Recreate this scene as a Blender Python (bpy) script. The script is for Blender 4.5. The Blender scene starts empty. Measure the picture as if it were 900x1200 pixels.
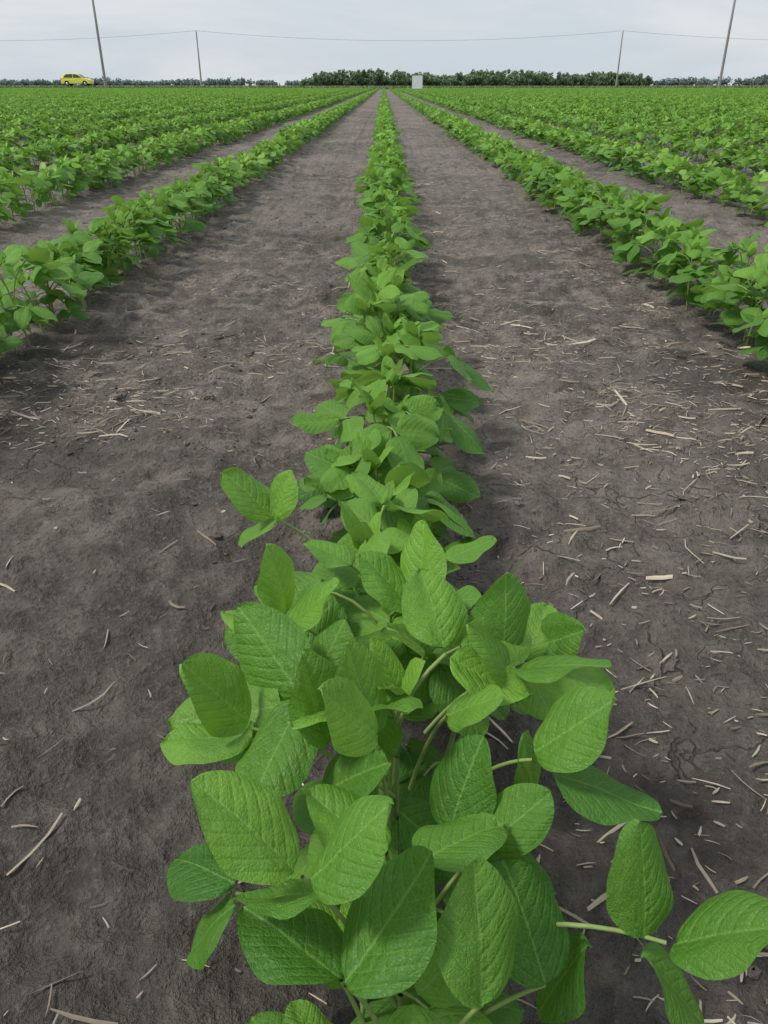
import bpy, math, random
import numpy as np
from mathutils import Vector
rs = np.random.RandomState(7)
sc = bpy.context.scene
sc.view_settings.view_transform='Standard'
sc.view_settings.look='None'
sc.view_settings.exposure=0
COL = sc.collection
PITCH=math.radians(28.9)
# ---------------------------------------------------------------- noise
def _h(ix,iy,seed):
    n=(ix.astype(np.int64)*374761393+iy.astype(np.int64)*668265263+seed*974634777)&0x7fffffff
    n=((n^(n>>13))*1274126177)&0x7fffffff
    n=(n^(n>>16))&0x7fffffff
    return n/float(0x7fffffff)
def vnoise(x,y,seed=0):
    ix=np.floor(x);iy=np.floor(y);fx=x-ix;fy=y-iy
    fx=fx*fx*(3-2*fx);fy=fy*fy*(3-2*fy)
    a=_h(ix,iy,seed);b=_h(ix+1,iy,seed);c=_h(ix,iy+1,seed);d=_h(ix+1,iy+1,seed)
    return (a*(1-fx)+b*fx)*(1-fy)+(c*(1-fx)+d*fx)*fy-0.5
def fbm(x,y,seed=0,o=4):
    r=0;a=1
    for i in range(o):
        r=r+a*vnoise(x*2**i+17.3*i,y*2**i-9.1*i,seed+i);a*=0.5
    return r
def ground_h(x,y):
    x=np.asarray(x,float);y=np.asarray(y,float)
    fall=1/(1+(np.maximum(0,np.sqrt(x*x+y*y)-12)/8)**2)
    h=0.022*fbm(x*1.7,y*1.7,1,3)+0.016*fbm(x*9,y*9,5,3)
    h+=0.034*fbm(x*2.5,y*11,30,3)*(0.5+vnoise(x*0.9,y*0.9,44))
    r=1-np.abs(fbm(x*22,y*22,11,3))*2.4
    h+=0.007*np.clip(r,-1,0.8)
    h+=0.009*np.clip(fbm(x*48,y*48,15,2),-.25,.5)
    rowd=np.abs((x+0.38)%0.76-0.38)
    h+=0.010*np.exp(-(rowd/0.08)**2)
    # shallow planter-wheel grooves either side of each row
    h-=0.006*np.exp(-((rowd-0.24)/0.035)**2)
    return h*fall
# ---------------------------------------------------------------- node helper
class NT:
    def __init__(s,name,world=False):
        if world: s.m=bpy.data.worlds.new(name)
        else: s.m=bpy.data.materials.new(name)
        s.m.use_nodes=True;s.t=s.m.node_tree;s.t.nodes.clear()
    def n(s,typ): return s.t.nodes.new(typ)
    def l(s,a,b): s.t.links.new(a,b)
    def setin(s,sock,v):
        if isinstance(v,bpy.types.NodeSocket): s.l(v,sock)
        else: sock.default_value=v
    def math(s,op,a,b=0.0,c=None,clamp=False):
        nd=s.t.nodes.new('ShaderNodeMath');nd.operation=op;nd.use_clamp=clamp
        s.setin(nd.inputs[0],a);s.setin(nd.inputs[1],b)
        if c is not None: s.setin(nd.inputs[2],c)
        return nd.outputs[0]
    def mix(s,f,a,b,mode='MIX'):
        nd=s.t.nodes.new('ShaderNodeMix');nd.data_type='RGBA';nd.blend_type=mode
        s.setin(nd.inputs[0],f)
        s.setin(nd.inputs[6],a if not isinstance(a,tuple) else (*a[:3],1))
        s.setin(nd.inputs[7],b if not isinstance(b,tuple) else (*b[:3],1))
        return nd.outputs[2]
    def ramp(s,v,lo,hi,a=0.0,b=1.0):
        nd=s.t.nodes.new('ShaderNodeMapRange');nd.interpolation_type='SMOOTHSTEP'
        s.setin(nd.inputs[0],v);nd.inputs[1].default_value=lo;nd.inputs[2].default_value=hi
        nd.inputs[3].default_value=a;nd.inputs[4].default_value=b
        return nd.outputs[0]
    def noise(s,vec,scale,detail=4,rough=0.5,dist=0.0):
        nd=s.t.nodes.new('ShaderNodeTexNoise')
        if vec is not None: s.l(vec,nd.inputs['Vector'])
        nd.inputs['Scale'].default_value=scale;nd.inputs['Detail'].default_value=detail
        nd.inputs['Roughness'].default_value=rough;nd.inputs['Distortion'].default_value=dist
        return nd.outputs['Fac']
def simple_mat(name,col,rough=0.6,var=0.15,scale=8,metal=0.0,spec=0.4):
    t=NT(name);tc=t.n('ShaderNodeTexCoord')
    nz=t.noise(tc.outputs['Object'],scale,3)
    c=t.mix(nz,tuple(x*(1-var) for x in col),tuple(min(1,x*(1+var)) for x in col))
    p=t.n('ShaderNodeBsdfPrincipled');t.l(c,p.inputs['Base Color']);p.inputs['Roughness'].default_value=rough
    p.inputs['Metallic'].default_value=metal;p.inputs['Specular IOR Level'].default_value=spec
    o=t.n('ShaderNodeOutputMaterial');t.l(p.outputs[0],o.inputs[0]);return t.m
# ---------------------------------------------------------------- materials
def leaf_material(name,detail=True,tint=(1,1,1)):
    t=NT(name)
    at=t.n('ShaderNodeAttribute');at.attribute_name='rnd'
    rnd=at.outputs['Fac']
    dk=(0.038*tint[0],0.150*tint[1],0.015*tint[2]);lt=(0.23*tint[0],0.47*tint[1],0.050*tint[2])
    base=t.mix(rnd,dk,lt)
    geo=t.n('ShaderNodeNewGeometry')
    norm=None
    if detail:
        tc=t.n('ShaderNodeTexCoord')
        n1=t.noise(tc.outputs['Object'],35,2)
        base=t.mix(t.math('MULTIPLY',t.ramp(n1,0.35,0.7),0.35),base,(0.042,0.17,0.02))
        uv=t.n('ShaderNodeUVMap');sp=t.n('ShaderNodeSeparateXYZ');t.l(uv.outputs[0],sp.inputs[0])
        u=sp.outputs[0];v=sp.outputs[1]
        s=t.math('MULTIPLY',t.math('ABSOLUTE',t.math('SUBTRACT',u,0.5)),2.0)
        side=t.math('MULTIPLY',t.math('GREATER_THAN',u,0.5),0.05)
        tt=t.math('SUBTRACT',v,t.math('MULTIPLY',t.math('POWER',s,1.25),0.42))
        tt=t.math('MULTIPLY',t.math('ADD',tt,side),7.5)
        fr=t.math('FRACT',t.math('ADD',tt,20.0))
        d=t.math('MINIMUM',fr,t.math('SUBTRACT',1.0,fr))
        fade=t.ramp(s,0.6,0.98,1.0,0.15)
        lat=t.math('MULTIPLY',t.ramp(d,0.01,0.06,1.0,0.0),fade)
        mid=t.ramp(s,0.010,0.045,1.0,0.0)
        vein=t.math('MAXIMUM',mid,t.math('MULTIPLY',lat,0.55))
        base=t.mix(t.math('MULTIPLY',vein,0.42),base,(0.28,0.50,0.12))
        vo=t.n('ShaderNodeTexVoronoi');vo.feature='DISTANCE_TO_EDGE'
        mp=t.n('ShaderNodeMapping');mp.inputs['Scale'].default_value=(1.0,1.5,1)
        t.l(uv.outputs[0],mp.inputs[0]);t.l(mp.outputs[0],vo.inputs['Vector']);vo.inputs['Scale'].default_value=20
        net=t.ramp(vo.outputs['Distance'],0.0,0.18,1.0,0.0)
        base=t.mix(t.math('MULTIPLY',net,0.17),base,(0.24,0.42,0.08))
        hgt=t.math('MULTIPLY',t.math('MINIMUM',t.math('MULTIPLY',d,4.0),1.0),0.6)
        hgt=t.math('MULTIPLY',hgt,fade)
        hgt=t.math('SUBTRACT',hgt,t.math('MULTIPLY',net,0.28))
        nz=t.noise(uv.outputs[0],7,2)
        hgt=t.math('ADD',hgt,t.math('MULTIPLY',nz,2.6))
        bp=t.n('ShaderNodeBump');bp.inputs['Strength'].default_value=0.6;bp.inputs['Distance'].default_value=0.0013
        t.l(hgt,bp.inputs['Height']);norm=bp.outputs[0]
    base=t.mix(t.math('MULTIPLY',geo.outputs['Backfacing'],0.6),base,(0.18,0.34,0.11))
    p=t.n('ShaderNodeBsdfPrincipled');t.l(base,p.inputs['Base Color'])
    p.inputs['Roughness'].default_value=0.48;p.inputs['Specular IOR Level'].default_value=0.4
    tr=t.n('ShaderNodeBsdfTranslucent')
    tcx=t.mix(0.5,base,(0.38,0.66,0.04));t.l(tcx,tr.inputs[0])
    if norm is not None: t.l(norm,p.inputs['Normal'])
    mx=t.n('ShaderNodeMixShader');mx.inputs[0].default_value=0.3
    t.l(p.outputs[0],mx.inputs[1]);t.l(tr.outputs[0],mx.inputs[2])
    o=t.n('ShaderNodeOutputMaterial');t.l(mx.outputs[0],o.inputs[0]);return t.m
LEAF=leaf_material('soybean_leaf_mat',True)
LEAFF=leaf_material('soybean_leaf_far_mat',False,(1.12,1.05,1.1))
STEM=simple_mat('soybean_stem_mat',(0.22,0.31,0.09),0.6,0.3,60)

def soil_material():
    t=NT('soil_mat');tc=t.n('ShaderNodeTexCoord');P=tc.outputs['Object']
    n1=t.noise(P,1.1,3,0.55);n2=t.noise(P,16,4,0.7);n3=t.noise(P,130,4,0.75)
    c=t.mix(t.ramp(n1,0.35,0.65),(0.112,0.096,0.082),(0.225,0.193,0.165))
    c=t.mix(t.math('MULTIPLY',t.ramp(n2,0.44,0.66),0.75),c,(0.31,0.27,0.232))
    c=t.mix(t.math('MULTIPLY',t.ramp(n2,0.32,0.46,1.0,0.0),0.6),c,(0.068,0.058,0.050))
    c=t.mix(t.math('MULTIPLY',t.ramp(n3,0.53,0.68),0.6),c,(0.36,0.31,0.267))
    c=t.mix(t.math('MULTIPLY',t.ramp(n3,0.33,0.47,1.0,0.0),0.65),c,(0.045,0.039,0.033))
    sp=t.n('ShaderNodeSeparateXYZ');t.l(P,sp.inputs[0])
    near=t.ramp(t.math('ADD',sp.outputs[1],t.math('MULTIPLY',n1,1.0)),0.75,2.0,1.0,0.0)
    c=t.mix(t.math('MULTIPLY',near,0.55),c,(0.050,0.044,0.040))  # vignette-like dark foreground painted into the soil colour, along with damp
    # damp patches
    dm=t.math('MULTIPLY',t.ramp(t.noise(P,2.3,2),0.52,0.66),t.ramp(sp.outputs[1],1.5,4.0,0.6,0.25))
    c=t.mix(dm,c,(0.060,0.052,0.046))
    wn=t.n('ShaderNodeTexNoise');wn.inputs['Scale'].default_value=13;wn.inputs['Detail'].default_value=4;t.l(P,wn.inputs['Vector'])
    va=t.n('ShaderNodeVectorMath');va.operation='MULTIPLY_ADD';t.l(wn.outputs['Color'],va.inputs[0]);va.inputs[1].default_value=(0.13,0.13,0);t.l(P,va.inputs[2])
    vo=t.n('ShaderNodeTexVoronoi');vo.feature='DISTANCE_TO_EDGE';vo.inputs['Scale'].default_value=11;t.l(va.outputs[0],vo.inputs['Vector'])
    cm=t.math('MULTIPLY',t.ramp(n1,0.44,0.56),t.ramp(n2,0.42,0.56))
    cm=t.math('MULTIPLY',cm,t.ramp(sp.outputs[1],0.5,1.3,1.0,0.35))
    crack=t.math('MULTIPLY',t.ramp(vo.outputs['Distance'],0.002,0.018,1.0,0.0),cm)
    c=t.mix(t.math('MULTIPLY',crack,0.75),c,(0.022,0.019,0.016))
    farm=t.ramp(sp.outputs[1],119.0,121.0)
    c=t.mix(farm,c,(0.13,0.17,0.06))
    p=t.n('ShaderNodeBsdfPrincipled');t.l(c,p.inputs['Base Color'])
    p.inputs['Roughness'].default_value=0.8;p.inputs['Specular IOR Level'].default_value=0.25
    h=t.math('ADD',t.math('MULTIPLY',n2,1.2),t.math('MULTIPLY',n3,0.6))
    h=t.math('SUBTRACT',h,t.math('MULTIPLY',crack,0.5))
    bp=t.n('ShaderNodeBump');bp.inputs['Strength'].default_value=1.0;bp.inputs['Distance'].default_value=0.018
    t.l(h,bp.inputs['Height']);t.l(bp.outputs[0],p.inputs['Normal'])
    o=t.n('ShaderNodeOutputMaterial');t.l(p.outputs[0],o.inputs[0]);return t.m
SOIL=soil_material()
def attr_mat(name,a,b,rough=0.8):
    t=NT(name);at=t.n('ShaderNodeAttribute');at.attribute_name='rnd'
    tc=t.n('ShaderNodeTexCoord')
    c=t.mix(at.outputs['Fac'],a,b)
    c=t.mix(t.math('MULTIPLY',t.noise(tc.outputs['Object'],150,2),0.5),c,tuple(x*0.6 for x in a))
    p=t.n('ShaderNodeBsdfPrincipled');t.l(c,p.inputs['Base Color']);p.inputs['Roughness'].default_value=rough
    p.inputs['Specular IOR Level'].default_value=0.2
    o=t.n('ShaderNodeOutputMaterial');t.l(p.outputs[0],o.inputs[0]);return t.m
STRAW=attr_mat('straw_mat',(0.18,0.145,0.11),(0.80,0.70,0.55))
CLOD=attr_mat('clod_mat',(0.08,0.067,0.056),(0.28,0.24,0.205),0.9)
# ---------------------------------------------------------------- mesh builder (quads)
class MB:
    def __init__(s): s.v=[];s.f=[];s.uv=[];s.r=[];s.m=[];s.n=0
    def add(s,v,f,uv=None,r=0.5,m=0):
        k=len(v);s.v.append(v);s.f.append(f+s.n)
        s.uv.append(uv if uv is not None else np.zeros((k,2)))
        s.r.append(np.full(k,r) if np.isscalar(r) else r);s.m.append(np.full(len(f),m,int));s.n+=k
    def mesh(s,name,mats,smooth=True):
        v=np.concatenate(s.v);f=np.concatenate(s.f);uv=np.concatenate(s.uv);r=np.concatenate(s.r);m=np.concatenate(s.m)
        k=f.shape[1]
        me=bpy.data.meshes.new(name);me.vertices.add(len(v));me.vertices.foreach_set('co',v.astype(np.float32).ravel())
        me.loops.add(f.size);me.loops.foreach_set('vertex_index',f.astype(np.int32).ravel())
        me.polygons.add(len(f));me.polygons.foreach_set('loop_start',np.arange(len(f),dtype=np.int32)*k)
        try: me.polygons.foreach_set('loop_total',np.full(len(f),k,dtype=np.int32))
        except Exception: pass
        me.polygons.foreach_set('material_index',m.astype(np.int32))
        me.polygons.foreach_set('use_smooth',np.full(len(f),smooth))
        ul=me.uv_layers.new(name='UVMap');ul.data.foreach_set('uv',uv[f.ravel()].astype(np.float32).ravel())
        a=me.attributes.new('rnd','FLOAT','POINT');a.data.foreach_set('value',r.astype(np.float32))
        for x in mats: me.materials.append(x)
        me.update();me.validate();return me
def obj(name,me,parent=None,loc=(0,0,0),rot=(0,0,0),scale=(1,1,1)):
    o=bpy.data.objects.new(name,me);COL.objects.link(o);o.location=loc;o.rotation_euler=rot;o.scale=scale
    if parent: o.parent=parent
    return o
def nrm(a): return a/np.linalg.norm(a)
_G={}
def lgrid(nc,nr):
    if (nc,nr) in _G: return _G[(nc,nr)]
    us=np.linspace(-1,1,nc);t=np.linspace(0,1,nr);vs=0.4*t+0.6*(0.5-0.5*np.cos(np.pi*t))
    U,V=np.meshgrid(us,vs);i=np.arange(nc*nr).reshape(nr,nc)
    f=np.stack([i[:-1,:-1],i[:-1,1:],i[1:,1:],i[1:,:-1]],-1).reshape(-1,4)
    _G[(nc,nr)]=(U.ravel(),V.ravel(),f);return _G[(nc,nr)]
LOD={3:(15,23),2:(9,13),1:(5,7),0:(3,4)}
def leaflet(mb,base,d,nvec,L,W,r,rg,lod,fold=None,curl=None):
    U,V,f=lgrid(*LOD[lod])
    d=nrm(d);side=nrm(np.cross(d,nvec));n=np.cross(side,d)
    pk=rg.uniform(0.76,0.88)
    sh=np.clip(np.sin(np.pi*np.clip(V,0,1)**pk),0,1)**0.54
    asym=1+0.07*rg.uniform(-1,1)*np.sign(U)
    x=U*sh*W/2*asym;y=V*L
    fold=rg.uniform(-0.1,0.55) if fold is None else fold
    curl=rg.uniform(-0.12,0.38) if curl is None else curl
    ph=rg.uniform(0,6.28)
    ax=np.abs(x)
    z=fold*ax-(0.25+0.6*max(fold,0))*ax*ax/(W/2)-curl*y*y/L
    z=z+W*0.05*np.sin(V*8+ph+np.sign(U)*1.3)*(U*U)+W*0.014*np.sin(V*17+ph*2+U)*(np.abs(U)**3)
    if lod>=2:
        tt=(V-0.42*np.clip(2*ax/W,0,1)**1.25)*7.5
        z=z+W*0.009*np.abs(np.sin(np.pi*tt))*np.minimum(1,np.abs(U)*4)*(1-U*U*.7)
        z=z+W*0.06*vnoise(V*3+ph*7,U*1.8+ph*3,3)
    x=x+W*0.06*np.sin(ph)*V*V*1.5
    P=base+x[:,None]*side+y[:,None]*d+z[:,None]*n
    uv=np.stack([np.clip(U*sh*0.5+0.5,0,1),V],-1)
    mb.add(P,f,uv,float(np.clip(r+rg.uniform(-0.16,0.16),0,1)),0)
def tube(mb,pts,rad,sides=5,m=1,r=0.5):
    pts=np.asarray(pts,float);k=len(pts);rad=np.broadcast_to(rad,(k,))
    tg=np.gradient(pts,axis=0);V=[]
    ref=np.array([0.31,0.77,0.12])
    for i in range(k):
        t_=nrm(tg[i]);a=nrm(np.cross(t_,ref));b=np.cross(t_,a)
        an=np.arange(sides)*2*np.pi/sides
        V.append(pts[i]+rad[i]*(np.cos(an)[:,None]*a+np.sin(an)[:,None]*b))
    V=np.concatenate(V);i=np.arange(k*sides).reshape(k,sides);j=np.roll(i,-1,axis=1)
    f=np.stack([i[:-1],j[:-1],j[1:],i[1:]],-1).reshape(-1,4)
    mb.add(V,f,None,r,m)
def trifoliate(mb,node,end,L,r,rg,lod,out=0.0):
    node=np.array(node,float);end=np.array(end,float)
    ax=end-node;h=nrm(np.array([ax[0],ax[1],0.0001]))
    if lod>0:
        mid=(node+end)/2+np.array([0,0,0.008])-h*0.004
        pts=[node,(node+mid)/2+np.array([0,0,0.003]),mid,(mid+end)/2+np.array([0,0,0.002]),end] if lod==2 else [node,mid,end]
        tube(mb,pts,0.0012 if lod==2 else 0.0013,6 if lod==2 else 3,1)
    nv=nrm(np.array([rg.normal(0,0.42),rg.normal(0,0.42),1.0])+h*out)
    elev=rg.uniform(-0.5,0.55)
    td=nrm(h*math.cos(elev)+np.array([0,0,math.sin(elev)]))
    td=nrm(td-nv*np.dot(td,nv)*0.5)
    tb=end+td*L*0.18
    if lod>0: tube(mb,[end,(end+tb)/2,tb],0.0009,5 if lod==2 else 3,1)
    Wt=L*rg.uniform(0.68,0.80)
    leaflet(mb,tb,td,nv,L,Wt,r,rg,lod)
    sd=nrm(np.cross(nv,td))
    for sg in (-1,1):
        an=rg.uniform(1.0,1.5)
        ld=nrm(td*math.cos(an)+sg*sd*math.sin(an)+nv*rg.normal(0.05,0.32))
        ln=nrm(nv+sg*sd*rg.uniform(-0.5,0.5)+np.array([rg.normal(0,.15),rg.normal(0,.15),0]))
        leaflet(mb,end+ld*0.003,ld,ln,L*rg.uniform(0.82,0.95),Wt*rg.uniform(0.88,1.0),r,rg,lod)
def plant(mb,x0,y0,rg,lod,hs=1.0,az0=None):
    H=rg.uniform(0.105,0.15)*hs
    lean=np.array([rg.normal(0,0.012),rg.normal(0,0.012)])
    base=np.array([x0,y0,-0.006])
    def sp(t): return base+np.array([lean[0]*t*t,lean[1]*t*t,t*H])
    if lod>0: tube(mb,[sp(0),sp(0.35),sp(0.7),sp(1)],[0.0024,0.0022,0.0018,0.0012],6 if lod==2 else 3,1)
    az=rg.uniform(0,6.28) if az0 is None else az0
    nn=5
    for i in range(nn):
        t=0.20+0.78*i/(nn-1)
        pl=(0.030+0.036*math.sin(math.pi*min(1,(i+1)/nn)))*rg.uniform(0.7,1.25)*hs
        if i==nn-1: pl*=0.6
        a=az+i*math.pi+rg.normal(0,0.6)
        el=math.radians(rg.uniform(15,62)+(14 if i==nn-1 else 0))
        hd=np.array([math.cos(a)*math.cos(el),math.sin(a)*math.cos(el),math.sin(el)])
        node=sp(t);end=node+hd*pl
        L=(0.038+0.018*math.sin(math.pi*(i+0.7)/nn))*rg.uniform(0.8,1.2)*hs
        trifoliate(mb,node,end,L,0.06+0.16*i+rg.uniform(-0.12,0.2),rg,lod,out=rg.uniform(0.0,0.8)*(1-0.14*i))
    tp=sp(1.0)
    for k in range(3):
        a=az+k*2.1
        dd=np.array([math.cos(a)*0.5,math.sin(a)*0.5,0.9])
        leaflet(mb,tp,dd,np.array([-math.cos(a),-math.sin(a),0.5]),0.032*hs*rg.uniform(.8,1.4),0.019*hs,0.97,rg,max(lod-1,0),fold=0.8)
# ---------------------------------------------------------------- ground sheet
def graded(a,b,step,far,growth=1.18):
    core=list(np.arange(a,b+1e-6,step));s=step;x=b;hi=[]
    while x<far: s*=growth;x+=s;hi.append(x)
    s=step;x=a;lo=[]
    while x>-far: s*=growth;x-=s;lo.append(x)
    return np.array(lo[::-1]+core+hi)
gx=graded(-1.4,1.4,0.007,4000,1.11);gy=graded(0.2,2.6,0.007,6000,1.06)
X,Y=np.meshgrid(gx,gy);Z=ground_h(X,Y)
mb=MB();i=np.arange(X.size).reshape(X.shape)
mb.add(np.stack([X.ravel(),Y.ravel(),Z.ravel()],-1),np.stack([i[:-1,:-1],i[:-1,1:],i[1:,1:],i[1:,:-1]],-1).reshape(-1,4))
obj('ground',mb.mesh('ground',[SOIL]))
def gz(x,y):
    a=np.clip(np.searchsorted(gx,x)-1,0,len(gx)-2);b=np.clip(np.searchsorted(gy,y)-1,0,len(gy)-2)
    fx=(x-gx[a])/(gx[a+1]-gx[a]);fy=(y-gy[b])/(gy[b+1]-gy[b])
    return (Z[b,a]*(1-fx)+Z[b,a+1]*fx)*(1-fy)+(Z[b+1,a]*(1-fx)+Z[b+1,a+1]*fx)*fy
# ---------------------------------------------------------------- straw residue
NC=110000
yy=0.15+(rs.uniform(0,1,NC)**1.8)*14;xx=rs.uniform(-1,1,NC)*(0.58*yy+0.5)
dens=0.035+1.5*np.clip(fbm(xx*1.8,yy*3.2,60,3)-0.05,0,1)**1.1+0.10*((xx>0.15)&(xx<0.75))
dens=dens*np.where((xx<0)&(yy<0.9),0.55,1.0)
keep=rs.uniform(0,1,NC)<dens*1.5
mb=MB()
for x,y in zip(xx[keep],yy[keep]):
    big=rs.uniform()<0.07
    L=rs.uniform(0.022,0.058) if big else min(0.035,rs.lognormal(-4.75,0.6))
    w=rs.uniform(0.0014,0.0036) if big else rs.uniform(0.0006,0.0021)
    a=rs.normal(0.0,0.7) if rs.uniform()<0.55 else rs.uniform(0,3.14)
    k=4;t=np.linspace(-0.5,0.5,k);bend=rs.normal(0,0.10)
    cx=x+np.cos(a)*t*L-np.sin(a)*bend*L*t*t*2;cy=y+np.sin(a)*t*L+np.cos(a)*bend*L*t*t*2
    px,py=-math.sin(a)*w/2,math.cos(a)*w/2
    cz=gz(cx,cy);cz=0.4*cz+0.6*cz.max()+0.001+rs.uniform(0,0.002)+t*L*rs.normal(0,0.12)
    roll=rs.normal(0,0.3)*w
    tp=np.array([rs.uniform(.2,.9),1,1,rs.uniform(.2,.9)])
    V=np.concatenate([np.stack([cx-px*tp,cy-py*tp,cz-roll],-1),np.stack([cx,cy,cz+w*0.35],-1),np.stack([cx+px*tp,cy+py*tp,cz+roll],-1)])
    ii=np.arange(3*k).reshape(3,k);f=np.stack([ii[:-1,:-1],ii[:-1,1:],ii[1:,1:],ii[1:,:-1]],-1).reshape(-1,4)
    mb.add(V,f,None,float(np.clip(rs.beta(1.1,1.5),0,1)))
obj('straw_residue',mb.mesh('straw_residue',[STRAW]))
# ---------------------------------------------------------------- clods
mb=MB();nu,nv_=6,4
th=np.linspace(0,2*np.pi,nu,endpoint=False);phv=np.linspace(0.2,np.pi-0.2,nv_)
T,Pp=np.meshgrid(th,phv);sx=np.stack([np.cos(T)*np.sin(Pp),np.sin(T)*np.sin(Pp),np.cos(Pp)],-1).reshape(-1,3)
ii=np.arange(nu*nv_).reshape(nv_,nu);jj=np.roll(ii,-1,axis=1)
sf=np.stack([ii[:-1],ii[1:],jj[1:],jj[:-1]],-1).reshape(-1,4)
NC=36000
yy=0.15+(rs.uniform(0,1,NC)**1.6)*8;xx=rs.uniform(-1,1,NC)*(0.55*yy+0.5)
keep=fbm(xx*2.3,yy*2.3,80,3)+0.2>rs.uniform(0,0.6,NC)
for x,y in zip(xx[keep],yy[keep]):
    s=min(0.010,rs.lognormal(-6.3,0.55))
    v=sx*np.array([rs.uniform(.7,1.3),rs.uniform(.7,1.3),rs.uniform(.45,.8)])*s*(1+rs.uniform(-0.28,0.28,(len(sx),1)))
    a=rs.uniform(0,6.28);c_,s_=math.cos(a),math.sin(a)
    v=np.stack([v[:,0]*c_-v[:,1]*s_,v[:,0]*s_+v[:,1]*c_,v[:,2]],-1)
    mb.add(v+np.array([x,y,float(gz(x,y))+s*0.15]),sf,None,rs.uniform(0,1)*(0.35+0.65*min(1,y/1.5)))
obj('soil_clods',mb.mesh('soil_clods',[CLOD],False))
# ---------------------------------------------------------------- soybean rows
SP=0.76
hi=[]
for k in range(16):
    rg=np.random.RandomState(100+k);mb=MB();plant(mb,0,0,rg,2,1.0,az0=rg.normal(0,0.6));hi.append(mb.mesh('soybean_plant_mesh',[LEAF,STEM]))
mid=[]
for k in range(6):
    rg=np.random.RandomState(200+k);mb=MB()
    y=0.0
    while y<2.0:
        plant(mb,rg.normal(0,0.012),y,rg,1,rg.uniform(0.84,1.15));y+=rg.uniform(0.04,0.085)
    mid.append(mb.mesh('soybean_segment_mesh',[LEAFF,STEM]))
low=[]
for k in range(4):
    rg=np.random.RandomState(300+k);mb=MB();y=0.0
    while y<8.0:
        plant(mb,rg.normal(0,0.014),y,rg,0,rg.uniform(0.86,1.15));y+=rg.uniform(0.05,0.09)
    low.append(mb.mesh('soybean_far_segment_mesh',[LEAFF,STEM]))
rg=np.random.RandomState(5)
field=bpy.data.objects.new('soybean_field',None);COL.objects.link(field)
rows={}
for k in range(-115,116):
    x=k*SP
    if abs(k)<=2:
        par=bpy.data.objects.new('soybean_row',None);COL.objects.link(par);rows[k]=par
    else: par=field
    y0=0.0
    if abs(k)<=1:
        y=0.17 if k==0 else 0.3
        while y<4.0:
            m=hi[rg.randint(len(hi))];s=rg.uniform(0.86,1.14)
            sz=s*rg.uniform(.90,1.15)
            if k==0 and y<0.34: s*=0.82;sz*=0.78
            elif k==0: s*=0.94;sz*=0.98
            px=x+rg.normal(0,0.013)
            obj('plant',m,par,(px,y,float(gz(px,y))),(rg.normal(0,.08),rg.normal(0,.08),rg.choice([0,math.pi])+rg.normal(0,0.6)),(s,s,sz))
            y+=rg.uniform(0.036,0.074)
        y0=4.0
    y=y0
    while y<30:
        if abs(x)<0.70*y+4:
            flip=rg.randint(2)
            obj('plants',mid[rg.randint(6)],par,(x+rg.normal(0,.01),y+(2 if flip else 0),0),(0,0,math.pi if flip else 0),(1,1,rg.uniform(.95,1.1)))
        y+=2
    while y<117:
        if abs(x)<0.64*y+5:
            flip=rg.randint(2)
            obj('plants',low[rg.randint(4)],par,(x,y+(8 if flip else 0),0),(0,0,math.pi if flip else 0),(1.05,1,rg.uniform(.95,1.15)))
        y+=8
# ---- individually posed leaflets of the first plants of the centre row (mm): base xyz, tip xyz, roll deg, age
HERO=[(-44,212,200,-81,228,240,3,.65),(-36,205,205,-6,207,245,4,.5),(-22,206,195,-72,218,176,37,.4),(-22,186,165,16,216,205,-14,.3),
(-24,190,160,-72,226,162,16,.2),(-83,256,130,-124,285,123,0,.05),(-82,248,125,-115,243,95,10,.15),(34,180,160,34,212,204,28,.4),
(39,247,165,88,228,125,9,.1),(111,211,155,115,238,198,37,.4),(124,208,155,149,194,200,5,.25),(112,209,145,145,195,113,-15,.4),
(27,269,150,42,292,198,-15,.05),(84,298,165,141,281,158,-12,.25),(75,303,175,111,295,216,18,.4),(71,316,175,82,302,134,-21,.5),
(68,372,180,67,394,230,22,.3),(74,364,180,120,343,209,-16,.25),(70,356,180,46,360,221,-6,.5),(-10,280,210,-35,269,246,-40,.7),
(-10,300,190,-26,318,236,12,.6),(-36,306,180,-43,311,229,0,.4),(-12,320,190,-16,316,145,-38,.35),(-83,326,175,-114,323,221,-21,.7),
(-79,315,175,-132,324,165,10,.6),(-69,432,140,-122,447,143,-22,.2),(-71,415,185,-74,417,232,0,.7),(-72,402,185,-116,425,182,15,.8),
(-68,402,185,-35,400,220,8,.7),(-94,534,190,-128,545,229,-10,.7),(-92,534,190,-81,539,228,20,.6),(-90,532,190,-127,539,170,-5,.45),
(17,421,185,21,452,235,-45,.7),(14,419,185,-20,435,221,0,.65),(17,419,185,50,400,214,7,.5),(68,205,130,54,240,172,10,.15),
(3,285,150,39,279,109,9,.15),(-39,296,150,-10,284,195,25,.25),(94,421,150,119,395,184,60,.3),(92,223,130,66,219,87,14,.15),
(-5,240,175,-45,262,190,10,.5),(10,232,180,50,258,178,-12,.35),(30,330,175,55,318,205,10,.55),(-50,360,170,-30,380,205,0,.45),
(45,255,160,72,262,190,20,.3),(25,385,185,-5,372,205,5,.6),(40,480,185,75,490,200,-8,.6),(-30,480,180,-62,500,196,6,.55)]
mb=MB();rg=np.random.RandomState(78)
for q in HERO:
    B=np.array(q[0:3])/1000.;T_=np.array(q[3:6])/1000.;L=np.linalg.norm(T_-B);d=(T_-B)/L
    n0=np.array([0,0,1.])-d*d[2];n0=nrm(n0);a=math.radians(q[6]);n=n0*math.cos(a)+np.cross(d,n0)*math.sin(a)
    leaflet(mb,B,d,n,L,L*rg.uniform(.74,.80),q[7],rg,3,fold=rg.uniform(0.1,0.5),curl=rg.uniform(-.05,.25))
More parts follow.
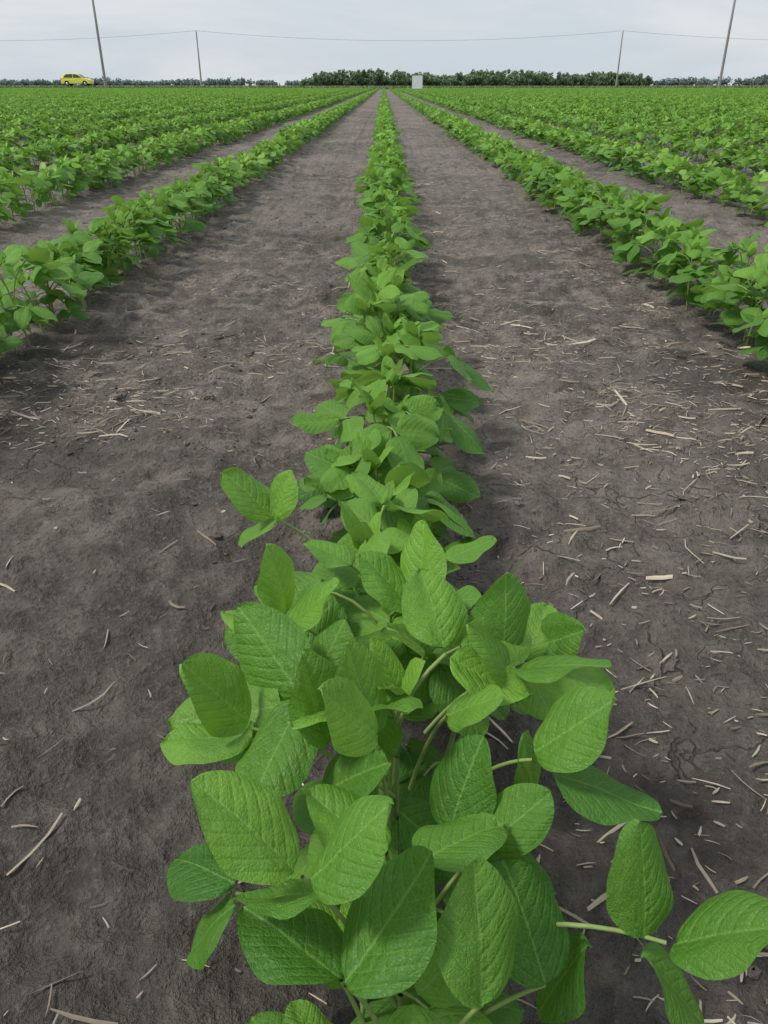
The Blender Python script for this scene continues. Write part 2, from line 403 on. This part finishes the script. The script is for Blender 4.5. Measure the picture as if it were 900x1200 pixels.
def pet(pts,r=0.0010):
    P=np.array(pts)/1000.;t=np.linspace(0,1,9)[:,None]
    P=np.array([P[0],(P[0]+P[1])/2+np.array([0,0.004,0.014]),P[1]])
    Q=(1-t)**2*P[0]+2*t*(1-t)*P[1]+t*t*P[2]
    tube(mb,Q,np.linspace(r*1.35,r,9),8,1)
for a,b in [((0,215,95),(-40,208,202)),((0,190,90),(-22,186,163)),((0,258,60),(-82,252,128)),((5,180,70),(34,180,160)),
            ((40,236,120),(120,209,155)),((8,262,70),(27,269,150)),((30,315,120),(74,300,172)),((20,362,130),(71,362,180)),
            ((0,290,110),(-11,290,198)),((0,320,120),(-80,320,175)),((0,410,110),(-71,410,185)),((-20,515,130),(-92,533,190)),
            ((2,430,120),(16,419,185)),((0,190,40),(-24,190,160)),((5,200,60),(68,205,130)),((0,300,90),(-38,296,150)),
            ((0,250,60),(39,247,165)),((0,245,110),(-5,240,175)),((10,335,110),(30,330,175)),((-10,370,110),(-50,360,170)),
            ((8,390,120),(25,385,185)),((5,490,120),(40,480,185)),((-5,490,120),(-30,480,180)),((5,240,100),(10,232,180))]:
    pet([a,b])
for y,z in ((185,90),(215,105),(262,110),(305,120),(352,120),(410,120),(430,125),(505,130)):
    tube(mb,[[0,y/1000,-.01],[.002,y/1000+.002,z/2000],[.002,y/1000,z/1000]],[.0026,.0023,.0016],8,1)
obj('front_plants',mb.mesh('front_plants',[LEAF,STEM]),rows[0])
# ---------------------------------------------------------------- road + verge
ROADM=simple_mat('asphalt_mat',(0.22,0.215,0.205),0.9,0.2,1.5)
GRASS=simple_mat('grass_mat',(0.14,0.19,0.06),0.9,0.4,0.4)
def strip(name,prof,mat,x0=-700,x1=700,nseg=60):
    xs=np.linspace(x0,x1,nseg+1);prof=np.array(prof)
    V=np.array([[x,p[0],p[1]] for x in xs for p in prof]);k=len(prof)
    i=np.arange(len(xs)*k).reshape(len(xs),k)
    mb=MB();mb.add(V,np.stack([i[:-1,:-1],i[1:,:-1],i[1:,1:],i[:-1,1:]],-1).reshape(-1,4))
    return obj(name,mb.mesh(name,[mat],False))
strip('grass_verge',[(118.2,0.02),(119.5,0.10),(121.0,0.30),(130.0,0.34),(132.0,0.25),(135,0.02)],GRASS)
strip('road',[(121.2,0.345),(125.2,0.40),(129.4,0.365)],ROADM)
WHITE=simple_mat('white_paint_mat',(0.87,0.87,0.87),0.5,0.02)
YEL=simple_mat('road_yellow_mat',(0.6,0.42,0.05),0.6,0.1)
strip('road_marking',[(121.8,0.358),(121.95,0.360)],WHITE)
strip('road_marking',[(125.0,0.404),(125.12,0.406)],YEL)
mb=MB()
for k in range(9000):
    x=rs.uniform(-95,95);y=rs.uniform(118.0,121.0);h=rs.uniform(0.08,0.3);w=0.10
    a=rs.uniform(0,3.14);dx,dy=math.cos(a)*w,math.sin(a)*w;z=(y-118.2)*0.1
    l=rs.normal(0,.06)
    mb.add(np.array([[x-dx,y-dy,z],[x+dx,y+dy,z],[x+dx*.3+l,y+dy*.3,z+h],[x-dx*.4+l,y-dy*.4,z+h*.9]]),np.array([[0,1,2,3]]),None,rs.uniform())
TUFT=attr_mat('grass_tuft_mat',(0.10,0.18,0.04),(0.32,0.36,0.15),0.8)
obj('verge_grass',mb.mesh('verge_grass',[TUFT],False))
# ---------------------------------------------------------------- trees
def tree_mat(name,a,b):
    t=NT(name);at=t.n('ShaderNodeAttribute');at.attribute_name='rnd'
    c=t.mix(at.outputs['Fac'],a,b)
    p=t.n('ShaderNodeBsdfPrincipled');t.l(c,p.inputs['Base Color']);p.inputs['Roughness'].default_value=0.85
    p.inputs['Specular IOR Level'].default_value=0.15
    tr=t.n('ShaderNodeBsdfTranslucent');t.l(c,tr.inputs[0])
    mx=t.n('ShaderNodeMixShader');mx.inputs[0].default_value=0.3
    t.l(p.outputs[0],mx.inputs[1]);t.l(tr.outputs[0],mx.inputs[2])
    o=t.n('ShaderNodeOutputMaterial');t.l(mx.outputs[0],o.inputs[0]);return t.m
BARK=simple_mat('bark_mat',(0.08,0.065,0.05),0.9,0.2,5)
def add_tree(mb,x,y,H,R,nf,rg,fs,lo=.14):
    tube(mb,[[x,y,0],[x+rg.normal(0,.1),y,H*.3],[x,y,H*.6]],[R*.07,R*.055,R*.03],5,1)
    nl=9
    lob=[(np.array([x+rg.normal(0,R*.5),y+rg.normal(0,R*.4),H*(lo+(.84-lo)*(j+rg.uniform(0,1))/nl)]),R*rg.uniform(.38,.62)*(1-.3*j/nl)) for j in range(nl)]
    for c,_r in lob[3:6]: tube(mb,[[x,y,H*.3],(np.array([x,y,H*.3])+c)/2,c],[R*.035,R*.025,R*.012],4,1)
    idx=rg.randint(0,nl,nf);dirs=rg.normal(0,1,(nf,3));dirs/=np.linalg.norm(dirs,axis=1)[:,None]
    C=np.array([l[0] for l in lob])[idx];RR=np.array([l[1] for l in lob])[idx]
    ctr=C+dirs*(RR*rg.uniform(.35,1.05,nf)**.6)[:,None];ctr[:,2]=np.maximum(ctr[:,2],.15)
    A=rg.normal(0,1,(nf,3));A/=np.linalg.norm(A,axis=1)[:,None]
    B=np.cross(A,dirs);B/=np.linalg.norm(B,axis=1)[:,None]+1e-6
    s=fs*rg.uniform(.5,1.2,(nf,1))
    V=np.stack([ctr-A*s-B*s*.6,ctr+A*s-B*s*.8,ctr+A*s*.8+B*s,ctr-A*s*.7+B*s*.7],1).reshape(-1,3)
    f=np.arange(nf*4).reshape(-1,4)
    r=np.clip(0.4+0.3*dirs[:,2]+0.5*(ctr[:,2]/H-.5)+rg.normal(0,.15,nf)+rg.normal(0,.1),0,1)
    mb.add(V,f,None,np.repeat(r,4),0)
rg=np.random.RandomState(11)
mb=MB()
for k in range(330):
    x=rg.uniform(-50,167);y=550+rg.uniform(0,50)
    env=7.0+3.8*float(fbm(np.array(x*.035),np.array(0.),3,3))+(1.0 if -20<x<120 else 0)
    e_=min(1,(x+56)/14.)
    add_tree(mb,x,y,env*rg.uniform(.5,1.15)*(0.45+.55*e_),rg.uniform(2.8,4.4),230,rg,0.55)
obj('tree_line',mb.mesh('tree_line',[tree_mat('tree_line_mat',(0.085,0.135,0.085),(0.24,0.33,0.18)),BARK],False))  # greens paled, some aerial haze painted into the foliage colour
mb=MB()
for k in range(520):
    x=rg.uniform(-720,760);y=1250+rg.uniform(0,80)
    g=float(fbm(np.array(x*.014),np.array(3.),9,3))
    if g<-0.30 and x<300: continue
    H=(7+9*max(-.25,g)+(5+5*max(0,g+.2) if x>330 else 0))*rg.uniform(.55,1.15)
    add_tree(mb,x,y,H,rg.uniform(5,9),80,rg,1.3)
obj('distant_tree_line',mb.mesh('distant_tree_line',[tree_mat('distant_tree_mat',(0.15,0.20,0.20),(0.26,0.33,0.31)),BARK],False))  # bluish-grey haze painted into the foliage colours, no volume
# ---------------------------------------------------------------- helpers
def box(mb,c,s,m=0,taper=1.0):
    x,y,z=s[0]/2,s[1]/2,s[2]/2;t=taper
    V=np.array([[-x,-y,-z],[x,-y,-z],[x,y,-z],[-x,y,-z],[-x*t,-y*t,z],[x*t,-y*t,z],[x*t,y*t,z],[-x*t,y*t,z]])+np.array(c)
    mb.add(V,np.array([[0,3,2,1],[4,5,6,7],[0,1,5,4],[1,2,6,5],[2,3,7,6],[3,0,4,7]]),None,.5,m)
# ---------------------------------------------------------------- utility poles + wires
WOOD=simple_mat('pole_wood_mat',(0.30,0.28,0.26),0.85,0.2,3)
CER=simple_mat('insulator_mat',(0.35,0.35,0.36),0.3,0.1)
WIRE=simple_mat('wire_mat',(0.30,0.31,0.33),0.6,0.1)
def utility_pole(x,y,H,r):
    e=bpy.data.objects.new('utility_pole',None);COL.objects.link(e);e.location=(x,y,0)
    mb=MB();tube(mb,[[0,0,-.3],[0,0,H*.5],[0,0,H],[0,0,H+.02]],[r,r*.82,r*.62,0.01],12,0)
    obj('shaft',mb.mesh('shaft',[WOOD]),e)
    mb=MB();box(mb,(0,-r*.9,H-.9),(.12,.12,1.9));obj('bracket',mb.mesh('bracket',[WOOD],False),e)
    mb=MB()
    for z in (H+.02,H-.6,H-1.2):
        tube(mb,[[0,-r*1.2,z],[0,-r*1.2-.05,z+.12],[0,-r*1.2-.05,z+.24]],[.05,.09,.04],8,0)
    obj('insulators',mb.mesh('insulators',[CER]),e)
def wires(name,pts,dz,sag,rad):
    mb=MB()
    for z in dz:
        for (a,b) in zip(pts[:-1],pts[1:]):
            t=np.linspace(0,1,25);a_=np.array(a);b_=np.array(b)
            P=a_+(b_-a_)*t[:,None];P[:,2]+=z-4*sag*t*(1-t)
            tube(mb,P,rad,5,0)
    obj(name,mb.mesh(name,[WIRE]))
Hn,Hf=13.4,11.3
near=[(-119.2,118.0),(-37.2,118.0),(44.8,118.0),(126.8,118.0)]
far=[(-142.0,210.0),(-43.4,210.0),(55.2,210.0),(153.8,210.0)]
for x,y in near: utility_pole(x,y,Hn,0.19)
for x,y in far: utility_pole(x,y,Hf,0.2)
wires('power_line',[(x,y-.3,Hn+.2) for x,y in near],[0,-.6],1.1,0.012)
wires('power_line',[(x,y-.3,Hf+.2) for x,y in far],[0],2.0,0.03)
# ---------------------------------------------------------------- field sign
e=bpy.data.objects.new('field_sign',None);COL.objects.link(e);e.location=(2.33,62,0)
mb=MB();box(mb,(0,0,.68),(.72,.02,.80));obj('board',mb.mesh('board',[WHITE],False),e)
mb=MB()
for sx_ in (-.3,.3): box(mb,(sx_,.035,.5),(.05,.04,1.0))
obj('posts',mb.mesh('posts',[WOOD],False),e)
# ---------------------------------------------------------------- yellow car (faces +x)
def prof_loft(name,prof,mat,par):
    n=len(prof);V=[]
    for sgn in (-1,1):
        for (x,z,w) in prof: V.append((x,sgn*w,z))
    faces=[list(range(n))[::-1],list(range(n,2*n))]+[[i,(i+1)%n,n+(i+1)%n,n+i] for i in range(n)]
    me=bpy.data.meshes.new(name);me.from_pydata(V,[],faces);me.materials.append(mat);me.update()
    o=obj(name,me,par);md=o.modifiers.new('bev','BEVEL');md.width=0.05;md.segments=2;md.limit_method='ANGLE';return o
YP=simple_mat('car_yellow_mat',(0.76,0.72,0.10),.4,.04,6,0,.5);GL=simple_mat('car_glass_mat',(0.05,0.06,0.06),.15,.1)
RB=simple_mat('tyre_mat',(0.02,0.02,0.02),.8,.1);RIM=simple_mat('rim_mat',(0.5,0.5,0.5),.3,.1,8,.8);RED=simple_mat('taillight_mat',(.4,.02,.02),.3,.1)
car=bpy.data.objects.new('yellow_car',None);COL.objects.link(car);car.location=(-42.8,123.6,0.385)
def arc(cx,r,n=7): return [(cx+r*math.cos(a),0.30+r*math.sin(a),.86) for a in np.linspace(math.pi,0,n)]
low_=[(-2.0,.28,.8)]+arc(-1.25,.36)+arc(1.25,.36)+[(1.98,.26,.78),(2.05,.55,.78),(1.92,.78,.80),(1.1,.96,.84),(-1.85,1.0,.84),(-2.05,.85,.82),(-2.05,.45,.80)]
prof_loft('body',low_,YP,car)
prof_loft('cabin',[(1.15,.94,.80),(.35,1.46,.62),(-.2,1.55,.60),(-1.3,1.52,.60),(-1.75,1.35,.62),(-1.95,.97,.80)],YP,car)
def sidewin(pts,y0,y1,z0,z1):
    for sg in (-1,1):
        V=[(x,sg*(y0+(y1-y0)*(z-z0)/(z1-z0)+.012),z) for x,z in pts]
        me=bpy.data.meshes.new('side_window');me.from_pydata(V,[],[list(range(len(V)))]);me.materials.append(GL);obj('side_window',me,car)
sidewin([(.92,1.0),(.28,1.40),(-.28,1.46),(-.28,1.0)],.80,.61,.95,1.5)
sidewin([(-.36,1.0),(-.36,1.46),(-1.2,1.43),(-1.55,1.22),(-1.6,1.02)],.80,.61,.95,1.5)
me=bpy.data.meshes.new('windscreen');me.from_pydata([(1.1,-.70,1.0),(1.1,.70,1.0),(.42,.56,1.44),(.42,-.56,1.44)],[],[[0,1,2,3]]);me.materials.append(GL);obj('windscreen',me,car)
for wx in (-1.25,1.25):
    for sg in (-1,1):
        mb=MB();tube(mb,[[wx,sg*.60,.30],[wx,sg*.62,.30],[wx,sg*.80,.30],[wx,sg*.82,.30]],[.02,.31,.31,.22],20,0)
        tube(mb,[[wx,sg*.80,.30],[wx,sg*.825,.30],[wx,sg*.83,.30]],[.2,.2,.01],14,1);obj('wheel',mb.mesh('wheel',[RB,RIM]),car)
mb=MB();box(mb,(1.95,-.62,.70),(.16,.3,.14));box(mb,(1.95,.62,.70),(.16,.3,.14));obj('headlights',mb.mesh('headlights',[WHITE],False),car)
mb=MB();box(mb,(-2.03,-.68,.85),(.1,.2,.25));box(mb,(-2.03,.68,.85),(.1,.2,.25));obj('taillights',mb.mesh('taillights',[RED],False),car)
# ---------------------------------------------------------------- distant farm shed
SID=simple_mat('siding_mat',(.8,.8,.8),.6,.05,.2);ROOF=simple_mat('roof_mat',(.3,.31,.33),.6,.1,.2)
e=bpy.data.objects.new('farm_shed',None);COL.objects.link(e);e.location=(-222,470,0)
mb=MB();box(mb,(0,0,1.5),(9,8,3));obj('walls',mb.mesh('walls',[SID],False),e)
me=bpy.data.meshes.new('roof');me.from_pydata([(-4.8,-4.4,2.95),(4.8,-4.4,2.95),(4.8,4.4,2.95),(-4.8,4.4,2.95),(-4.8,0,4.5),(4.8,0,4.5)],[],[[0,1,5,4],[2,3,4,5],[0,4,3],[1,2,5],[0,3,2,1]]);me.materials.append(ROOF);obj('roof',me,e)
mb=MB();box(mb,(-1.5,-4.03,1.2),(2.6,.05,2.3));box(mb,(2.6,-4.03,1.6),(1,.05,.9));obj('doors',mb.mesh('doors',[ROOF],False),e)
# ---------------------------------------------------------------- world, sun, camera
SE=math.radians(54);SR=math.radians(-100)
t=NT('World',True);sc.world=t.m
sky=t.n('ShaderNodeTexSky');sky.sky_type='NISHITA';sky.sun_disc=False;sky.sun_elevation=SE;sky.sun_rotation=SR
tc=t.n('ShaderNodeTexCoord');mp=t.n('ShaderNodeMapping');t.l(tc.outputs['Generated'],mp.inputs[0]);mp.inputs['Scale'].default_value=(1.0,1.0,5.5)
cl=t.noise(mp.outputs[0],2.2,5,0.55,0.6)
cc=t.mix(t.ramp(cl,0.35,0.68),(6.7,7.5,8.3),(8.4,8.7,9.0))
mix=t.mix(0.9,sky.outputs[0],cc)
bg=t.n('ShaderNodeBackground');bg.inputs[1].default_value=0.092;t.l(mix,bg.inputs[0])
o=t.n('ShaderNodeOutputWorld');t.l(bg.outputs[0],o.inputs[0])
ld=bpy.data.lights.new('sun','SUN');ld.energy=2.6;ld.angle=math.radians(10);ld.color=(1,.955,.88)
lo=bpy.data.objects.new('sun',ld);COL.objects.link(lo)
dv=Vector((math.sin(SR)*math.cos(SE),math.cos(SR)*math.cos(SE),math.sin(SE)))
lo.rotation_euler=dv.to_track_quat('Z','Y').to_euler()
cd=bpy.data.cameras.new('camera');cam=bpy.data.objects.new('camera',cd);COL.objects.link(cam)
cd.sensor_fit='VERTICAL';cd.sensor_height=24;cd.lens=24*906/1200
cd.clip_start=0.02;cd.clip_end=12000
cam.location=(-0.006,0,0.49);cam.rotation_euler=(math.pi/2-PITCH,0,0)
sc.camera=cam
